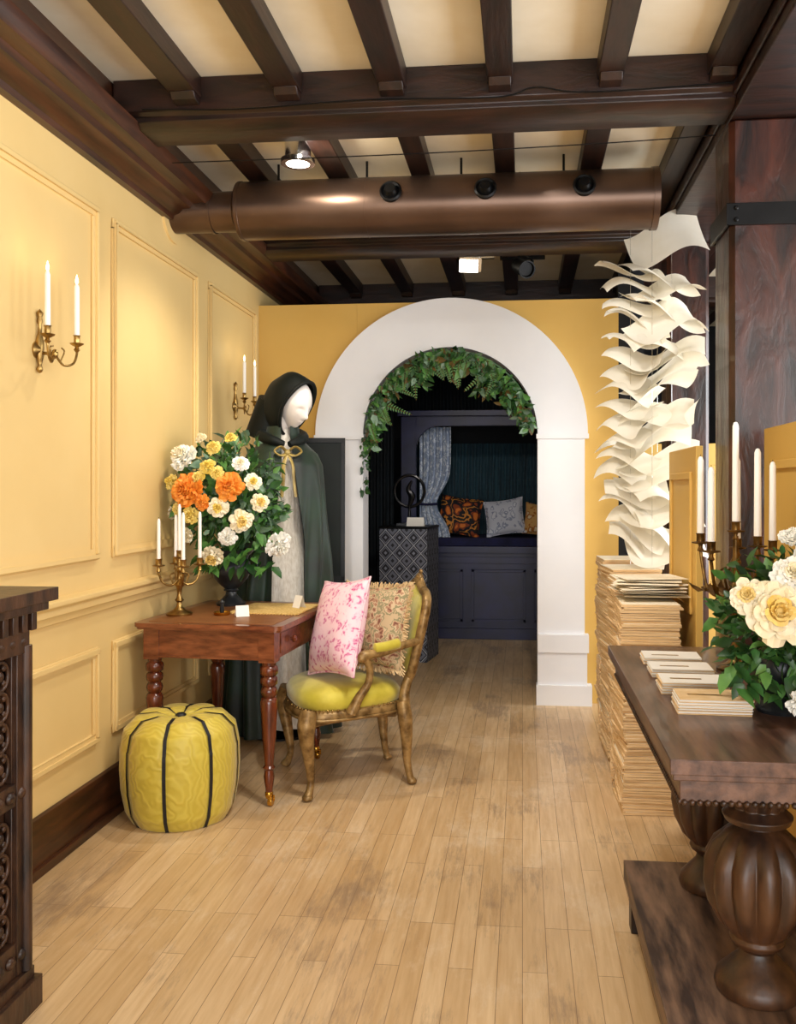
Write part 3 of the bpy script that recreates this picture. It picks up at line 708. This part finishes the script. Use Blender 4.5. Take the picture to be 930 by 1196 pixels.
for sg in (-1,1):
    b.tube(sm([(0,-.145,1.60),(sg*.04,-.17,1.63),(sg*.075,-.17,1.605),(sg*.04,-.17,1.58),(0,-.145,1.595)],6),.014,'gold_ribbon',8,flat=.4)
    b.tube(sm([(0,-.15,1.595),(sg*.025,-.18,1.53),(sg*.03,-.19,1.44),(sg*.04,-.195,1.35)],6),.012,'gold_ribbon',8,flat=.35)
b.ell((0,-.155,1.597),(.018,.016,.018),'gold_ribbon',10,8)
b.tube(sm([(.015,-.13,1.645),(.08,-.095,1.67),(.115,.0,1.695),(.08,.10,1.72),(0,.13,1.73),(-.08,.10,1.72),(-.115,.0,1.695),(-.08,-.095,1.67),(-.015,-.13,1.645)],6),smr([.018,.030,.036,.040,.042,.040,.036,.030,.018],6),'velvet_hood',12)
HM=loc(MX,MY,0,math.radians(25))@Matrix.Translation((.02,-.035,1.755))@Matrix.Rotation(math.radians(34),4,'Z')@Matrix.Rotation(math.radians(25),4,'X')@Matrix.Scale(1.16,4)
b.M=HM
def gs(x,c,w): return math.exp(-((x-c)/w)**2)
def head(u,v):
    an=2*pi*u; ph=pi*v; x=.074*math.cos(an)*math.sin(ph); y=.094*math.sin(an)*math.sin(ph); z=-math.cos(ph)*.118+.115
    t=z/.235
    x*=.66+.34*min(1,t*1.8); 
    if y>0: y*=.75+.35*min(1,t*1.3)
    if y<0:
        y-=.020*gs(z,.082,.016)*gs(x,0,.012)+.010*gs(z,.105,.022)*gs(x,0,.009)
        y-=.006*gs(z,.052,.006)*gs(x,0,.016)+.005*gs(z,.040,.005)*gs(x,0,.014)
        y-=.007*gs(z,.016,.014)*gs(x,0,.018)
        for sx in (-1,1): y+=.010*gs(z,.116,.012)*gs(x,sx*.030,.014); y-=.004*gs(z,.112,.006)*gs(x,sx*.030,.009)
    return (x,y,z)
b.grid(head,96,80,'mannequin_skin',True)
for sx in (-1,1): b.ell((sx*.073,.012,.105),(.010,.018,.03),'mannequin_skin',10,8)
b.tube([(0,.02,.04),(-.01,.04,-.03),(-.015,.06,-.10)],[.048,.045,.05],'mannequin_skin',16)
def hood(u,v,k=1.0):
    ps=2*pi*u; ph=math.radians(64)+(pi-math.radians(64))*v
    rx,ry,rz=.106,.128,.150
    dz=math.sin(ph)*math.sin(ps)
    x=rx*math.sin(ph)*math.cos(ps); y=.035-ry*math.cos(ph)*(1+.15*v); z=.105+rz*dz
    if dz<0: z-=.05*(-dz)*(.3+v); x*=1-.15*(-dz); y+=.01*(-dz)
    else: y-=.03*dz*(1-v)**2; z+=.012*dz*(1-v)
    w=1+.03*math.sin(7*ps+5*v)*v+.02*math.sin(11*v+2*ps)
    return (x*k*w,y,.105+(z-.105)*k*w)
b.grid(lambda u,v:hood(u,v),64,26,'velvet_hood',True)
b.grid(lambda u,v:hood(u,v*.9,.965),64,26,'velvet_hood',True)
b.tube([V(hood(i/40,0,.985)) for i in range(40)],.009,'velvet_hood',8,True)
b.tube([(0,.13,.08),(0,.13,-.02),(-.01,.12,-.12)],[.085,.09,.095],'velvet_hood',16)
b.obj('cloaked_mannequin',ang=70,recalc=False)

# easel with dark board
b=MB(); b.M=loc(-1.245,5.50,0,math.radians(10))
o=b.M; b.M=o@Matrix.Translation((0,0,.82))@Matrix.Rotation(math.radians(-6),4,'X')
b.bx(-.13,.13,-.008,.008,0,.9,'board_green')
for q in ((-.145,-.12,0,.9),(.12,.145,0,.9),(-.145,.145,0,.03),(-.145,.145,.87,.9)): b.bx(q[0],q[1],-.015,.012,q[2],q[3],'black_metal')
b.bx(-.16,.16,-.03,.02,-.03,0,'black_metal')
b.M=o
for sx in (-1,1): b.tube([(sx*.16,-.12,0),(sx*.12,.0,.8),(sx*.05,.10,1.6)],.011,'black_metal',8)
b.tube([(0,.30,0),(0,.12,1.6)],.011,'black_metal',8); b.tube([(-.14,-.03,.5),(.14,-.03,.5)],.009,'black_metal',8)
b.obj('display_easel',bevel=.002)

# ---------------------------------------------------------------- sconces
def sconce(name,y):
    b=MB(); b.M=loc(XL,y,1.905)
    b.M=b.M@Matrix.Rotation(pi/2,4,'Z')
    T=Matrix.Rotation(pi/2,4,'X'); M_='old_brass'
    b.lathe([(.032,0),(.033,.006),(.022,.014),(.016,.02),(.008,.024)],M_,(0,-.0,0),20,T)
    b.lathe([(.001,-.085),(.008,-.08),(.012,-.07),(.007,-.055),(.010,-.04),(.015,-.02),(.015,.03),(.008,.06),(.006,.09),(.011,.105),(.008,.12),(.013,.135),(.001,.15)],M_,(0,-.012,0),14)
    b.tube([(0,0,-.01),(0,-.07,-.015)],.006,M_,8); b.ell((0,-.07,-.015),(.012,.012,.018),M_,12,8)
    for sg in (-1,1):
        b.tube(sm([(0,-.07,-.015),(sg*.04,-.08,-.05),(sg*.085,-.095,-.04),(sg*.105,-.1,.0),(sg*.105,-.1,.035)],7),.0045,M_,8)
        b.tube(sm([(sg*.03,-.075,-.04),(sg*.05,-.08,.0),(sg*.03,-.08,.01)],5),.003,M_,6)
        b.lathe([(.004,-.02),(.012,-.01),(.006,0),(.024,.01),(.026,.014),(.011,.016),(.011,.04),(.014,.044),(.01,.044)],M_,(sg*.105,-.1,.025),16)
        b.lathe([(.010,.02),(.0095,.22),(.006,.23)],'candle',(sg*.105,-.1,.03),14)
        b.lathe([(.001,.228),(.006,.24),(.0055,.25),(.001,.268)],'flame',(sg*.105,-.1,.03),10)
    b.obj(name)
    for sg in (-1,1):
        l=bpy.data.lights.new('sconce_flame_light','POINT'); l.energy=.12; l.color=(1,.78,.45); l.shadow_soft_size=.02
        o=bpy.data.objects.new('sconce_flame_light',l); o.location=(XL+.10,y+sg*.105,2.25); S.collection.objects.link(o)
sconce('wall_sconce',3.13); sconce('wall_sconce.001',5.39)

# ---------------------------------------------------------------- paper sculpture
b=MB()
stacks=[(.55,4.07,.90,.05),(.56,4.44,.96,-.04),(.56,4.82,.98,.05),(.56,5.20,1.0,-.05)]
for (x,y,h,rz) in stacks:
    z=0.0; r=rz
    while z<h:
        t=RN.uniform(.008,.016); r+=RN.uniform(-.03,.03); r=max(min(r,.12),-.12)
        b.rbx((x+RN.uniform(-.008,.008),y+RN.uniform(-.006,.006),z+t/2),(.25,.32,t*.8),'page_edge',rz=r)
        b.rbx((x+RN.uniform(-.004,.004),y,z+t*.95),(.24,.31,t*.15),'page_top',rz=r); z+=t
for k in range(9):
    b.rbx((.57+RN.uniform(-.02,.02),4.12+RN.uniform(-.04,.04),.925+k*.009),(.28,.24,.0022),'page_top',rz=RN.uniform(-.3,.3),ry=RN.uniform(-.03,.03))
b.obj('paper_stack_column')
b=MB()
def page(c,rz,w,d,amp,ph,tx,ty,m='page'):
    o=b.M; b.M=Matrix.Translation(c)@Matrix.Rotation(rz,4,'Z')@Matrix.Rotation(ty,4,'Y')@Matrix.Rotation(tx,4,'X')
    def fn(u,v):
        x=2*u-1;y=2*v-1; return (x*w/2*.95,y*d/2+.02*math.sin(x*2+ph),amp*math.sin(x*2.3+ph)+.02*y*y*math.cos(ph)+.015*x*y)
    b.grid(fn,18,8,m); b.M=o
z=1.08; i=0
while z<2.58:
    t=(z-1.08)/1.5; i+=1
    sw=math.sin(t*8+.6)
    cx=.66+.03*math.sin(t*9+1)+RN.uniform(-.02,.02); cy=4.80
    page((cx+.05,cy+RN.uniform(-.02,.02),z),.5*sw+RN.uniform(-.25,.25),.42,.23,RN.uniform(.045,.075),RN.choice([.3,.3,2.9])+RN.uniform(-.4,.4),RN.uniform(.35,.7),RN.uniform(-.22,.22)+.1*sw)
    page((cx-.09,cy+.05,z+.045),.5*sw-.5+RN.uniform(-.35,.35),.34,.20,RN.uniform(.035,.06),RN.uniform(2.0,3.8),RN.uniform(.2,.6),RN.uniform(-.28,.28))
    z+=.09
page((.745,4.78,2.68),.1,.40,.28,.05,.5,.95,-.14)
for dx,dy in ((-.1,0),(.12,.05),(0,-.08),(.05,.08)): b.tube([(.665+dx,4.80+dy,1.0),(.665+dx,4.80+dy,ZC-.01)],.0008,'chrome',4)
b.obj('hanging_page_sculpture',ang=80,recalc=False)

# ---------------------------------------------------------------- refectory table
b=MB(); m='table_wood'
b.bx(.325,.90,2.03,3.48,.765,.80,m); b.bx(.333,.89,2.04,3.47,.75,.765,m); b.bx(.35,.88,2.055,3.45,.70,.75,m)
for i in range(82): b.ell((.350,2.06+i*.0170,.698),.0075,'dark_wood',6,5)
for i in range(31): b.ell((.36+i*.017,2.054,.698),.0075,'dark_wood',6,5)
legf=[(.095,.20,0),(.10,.215,0),(.095,.235,0),(.07,.26,0),(.045,.285,0),(.04,.30,0),(.06,.315,0),(.065,.325,0),(.06,.335,.03),(.085,.36,.12),(.11,.41,.16),(.12,.46,.16),(.118,.51,.16),(.10,.55,.14),(.072,.58,0),(.05,.595,0),(.05,.60,0),(.075,.605,0),(.082,.62,0),(.07,.63,0),(.06,.64,.1),(.075,.665,.15),(.09,.685,.1),(.09,.70,0)]
for y,s in ((2.22,1),(2.78,.88)):
    b.lathe([(r*s,z,f) for r,z,f in legf],'leg_wood',(.56,y,0),72,n=12)
b.bx(.325,.90,2.05,2.95,.14,.20,'worn_wood')
for x in (.37,.86):
    for y in (2.10,2.90): b.bx(x-.03,x+.03,y-.03,y+.03,0,.14,'dark_wood')
b.obj('refectory_table',bevel=.003)
b=MB()
for (x,y,n) in ((.51,2.50,16),(.50,2.73,14),(.505,2.96,11),(.51,3.18,9)):
    z=.8
    for i in range(n):
        b.rbx((x+RN.uniform(-.003,.003),y+RN.uniform(-.003,.003),z+.0012),(.19,.13,.0022),'paper' if i%3 else 'page_edge',rz=-.03+RN.uniform(-.02,.02)); z+=.0026
    b.rbx((x-.02,y-.01,z+.0003),(.09,.012,.0006),'old_brass',rz=-.03)
b.obj('card_stacks')
candelabra('taper_candelabra',.70,3.05,.80,.48,5,.12,.31,'bronze',rz=.9,cr=.012,stagger=.02,leaves=True,cc=.05)
b=MB(); FX,FY=.69,2.50; b.M=loc(FX,FY,.80)
b.lathe([(.001,0),(.06,0),(.065,.01),(.05,.03),(.06,.06),(.085,.1),(.09,.13),(.08,.15),(.07,.145),(.001,.14)],'urn',seg=28); b.M=Matrix()
fl=[]
for (px,py,r,mm,m2) in ((872,705,.085,'petal_cream','petal_heart'),(845,690,.05,'petal_cream','petal_heart'),(918,650,.06,'petal_white',None),(902,714,.065,'petal_cream','petal_heart'),(888,668,.055,'petal_white','petal_cream'),(920,690,.055,'petal_white',None),(920,770,.06,'petal_white',None),(903,800,.05,'petal_white','petal_cream'),(932,735,.055,'petal_cream','petal_heart'),(905,632,.04,'petal_white',None)):
    x=(px-896)/420; z=-(py-730)/420; q=max(0,1-(x/.23)**2-(z/.23)**2); fl.append((x,-.18*math.sqrt(q)-.03,z,r,mm,m2))
bouquet(b,(FX,FY,1.03),(.17,.17,.20),fl,520,['leaf_dark','leaf_mid','leaf_dark'],lmin=.03,lmax=.065,base=(FX,FY,.92))
for i in range(60):
    q=V((FX,FY,.92))+V((RN.uniform(-.15,.15),RN.uniform(-.15,.0),RN.uniform(-.06,.05))); l=RN.uniform(.04,.065); leaf(b,q,V((RN.uniform(-1,1),-.5,RN.uniform(-.8,.1))),V((0,-.3,1)),l,l*.6,RN.choice(['leaf_mid','leaf_dark']))
b.obj('flower_centrepiece',recalc=False)

# ---------------------------------------------------------------- dark room beyond the arch
def curtain(name,x0,x1,y,z0,z1,m,n=14,amp=.03,axis='X'):
    b=MB()
    def fn(u,v):
        t=x0+(x1-x0)*u; w=amp*math.sin(2*pi*n*u+.6*math.sin(4*v))*(1-.3*v)
        return (t,y+w,z0+(z1-z0)*v) if axis=='X' else (y+w,t,z0+(z1-z0)*v)
    b.grid(fn,n*10,8,m); b.obj(name,ang=80,recalc=False)
curtain('dark_curtain',XL+.03,-1.18,8.2,.02,2.85,'dark_curtain',9)
curtain('dark_curtain.001',-1.18,.70,9.24,2.14,2.85,'dark_curtain',26,.02)
curtain('dark_curtain.002',6.3,8.1,XL+.06,.02,2.7,'dark_curtain',20,.025,'Y')
b=MB(); m='navy'; A0,A1=-1.13,.70; YA=8.35; 
b.bx(A0,A1,YA,9.15,.0,.80,m); b.bx(A0-.02,A1,YA-.05,9.15,.80,.86,m); b.bx(A0-.01,A1,YA-.03,YA,0,.1,m); b.bx(A0,A1,YA-.015,YA,.70,.76,m)
for i in range(3):
    xa=A0+.08+i*.58; xb=xa+.5
    for q in ((xa,xb,.16,.185),(xa,xb,.62,.645),(xa,xa+.025,.16,.645),(xb-.025,xb,.16,.645)): b.bx(q[0],q[1],YA-.014,YA,q[2],q[3],m)
b.bx(A0,A0+.14,YA-.01,YA+.05,.86,2.07,m); b.bx(A1-.12,A1,YA-.01,YA+.05,.86,2.07,m); b.bx(A0+.14,A1-.12,YA-.01,YA+.05,1.98,2.07,m)
b.bx(A0-.03,A1,YA-.05,YA+.08,2.07,2.12,m)
for cx,sg in ((A0+.14,1),(A1-.12,-1)):
    R_=.22; poly=[(cx,1.98)]+[(cx+sg*R_*(1-math.cos(t)),1.98-R_*(1-math.sin(t))) for t in [pi/2*k/8 for k in range(9)]]
    b.ext(poly,YA-.01,YA+.05,'Y',m)
b.bx(A0,A0+.04,YA+.05,9.15,.86,2.07,m); b.bx(A1-.04,A1,YA+.05,9.15,.86,2.07,m); b.bx(A0,A1,YA,9.15,2.03,2.07,m)
b.bx(A0+.05,A1-.05,YA+.06,9.1,.86,.93,'navy_cloth')
b.obj('alcove_daybed',bevel=.006)
curtain('teal_curtain',A0+.05,A1-.05,9.08,.935,1.85,'teal_curtain',28,.018)
b=MB()
def dc(u,v):
    z=.935+1.04*v; pinch=1-.45*math.exp(-((z-1.25)/.18)**2); x=A0+.16+.30*u*pinch; return (x,YA+.12+.028*math.sin(u*30)*pinch,z)
b.grid(dc,80,24,'blue_damask'); b.tube([(A0+.15,YA+.10,1.25),(A0+.24,YA+.08,1.245),(A0+.33,YA+.10,1.25)],.012,'navy_cloth',8); b.obj('damask_curtain',ang=80,recalc=False)
for nm,x,z,w,mm,rz in (('orange_cushion',-.60,1.13,.41,'orange_floral',.1),('white_cushion',-.17,1.12,.38,'white_damask',-.1),('gold_cushion',.18,1.09,.33,'gold_damask',.12),('orange_cushion.001',.50,1.10,.30,'orange_floral',-.1)):
    pillow(nm,Matrix.Translation((x,8.66,z))@Matrix.Rotation(rz,4,'Z')@Matrix.Rotation(math.radians(-20),4,'X')@Matrix.Rotation(rz*1.5,4,'Y'),w,w*.95,.13,mm)
b=MB(); b.M=loc(-.93,7.38,0,math.radians(-8)); b.bx(-.2,.2,-.2,.2,0,1.07,'diamond_tile'); b.bx(-.205,.205,-.205,.205,1.07,1.09,'black_metal'); b.obj('patterned_plinth',bevel=.004)
b=MB(); b.M=loc(-.93,7.38,1.09)
b.bx(-.10,.10,-.06,.06,0,.02,'ring_black'); b.lathe([(.03,.02),(.015,.05),(.01,.14),(.02,.17)],'ring_black',seg=14)
b.tube([(.125*math.cos(2*pi*i/32),0,.285+.13*math.sin(2*pi*i/32)) for i in range(32)],.013,'ring_black',8,True)
b.tube(sm([(0,0,.16),(.02,0,.24),(-.01,0,.30),(.02,0,.37)],5),smr([.012,.03,.02,.008],5),'ring_black',8)
b.obj('ring_sculpture')
b=MB(); b.M=loc(-.87,7.24,1.0905,math.radians(-8)); b.add([(-.07,0,0),(.07,0,0),(.07,.03,.07),(-.07,.03,.07),(-.07,.05,0),(.07,.05,0)],[(0,1,2,3),(3,2,5,4),(0,4,5,1)],'paper')
b.obj('sign_card')

# ---------------------------------------------------------------- lights
def area(name,loc_,rot,sx,sy,e,col=(1,1,1)):
    l=bpy.data.lights.new(name,'AREA'); l.shape='RECTANGLE'; l.size=sx; l.size_y=sy; l.energy=e; l.color=col
    o=bpy.data.objects.new(name,l); o.location=loc_; o.rotation_euler=rot; S.collection.objects.link(o); return o
def spot(name,p,tgt,e,ang,col=(1,.9,.75),blend=.6,size=.05):
    l=bpy.data.lights.new(name,'SPOT'); l.energy=e; l.spot_size=math.radians(ang); l.spot_blend=blend; l.color=col; l.shadow_soft_size=size
    o=bpy.data.objects.new(name,l); o.location=p; o.rotation_euler=(V(tgt)-V(p)).to_track_quat('-Z','Y').to_euler(); S.collection.objects.link(o); return o
area('window_daylight_front',(.4,YB+.1,1.6),(math.radians(90),0,0),3.2,2.2,160,(.98,.985,1))
area('window_daylight_right_a',(XR-.05,.7,1.7),(0,math.radians(90),0),1.8,1.8,86,(.96,.98,1))
area('window_daylight_right_b',(XR-.05,3.1,1.7),(0,math.radians(90),0),1.8,1.8,75,(.96,.98,1))
area('window_daylight_right_c',(XR-.05,5.3,1.7),(0,math.radians(90),0),1.8,1.8,70,(.96,.98,1))
spot('downlight_beam',(-1.03,4.06,2.86),(-1.1,4.1,0),60,120,(1,.93,.8))
spot('track_beam_a',(-.3,1.2,2.85),(-1.77,3.2,1.5),46,80,(1,.94,.82),.8)
spot('track_beam_b',(.2,2.6,2.85),(-.6,5.2,.6),100,80,(1,.95,.87),.8)
spot('track_beam_c',(-.2,2.7,2.85),(.0,2.7,0),92,110,(1,.97,.92),size=.2)
spot('page_fill_spot',(.1,4.0,2.85),(.6,4.8,1.8),22,80,(1,.97,.92),.8)  # extra spot added to brighten the hanging pages, no fixture above
spot('flood_beam',(-.36,5.98,2.80),(-.3,8.6,.9),36,65,(1,.92,.85))
spot('duct_graze',(-.95,3.9,2.9),(-.8,4.3,2.85),14,120,(1,.92,.78))
w=bpy.data.worlds.new('world'); S.world=w; w.use_nodes=True
w.node_tree.nodes['Background'].inputs[0].default_value=(.85,.93,1,1); w.node_tree.nodes['Background'].inputs[1].default_value=1.3

# ---------------------------------------------------------------- camera
cd=bpy.data.cameras.new('camera'); co=bpy.data.objects.new('camera',cd); S.collection.objects.link(co)
co.location=(0,0,1.4); co.rotation_euler=(pi/2,0,.1)
cd.sensor_width=36; cd.lens=1050/1196*36; cd.shift_x=-40/1196; cd.shift_y=-28/1196; cd.clip_start=.05
S.camera=co
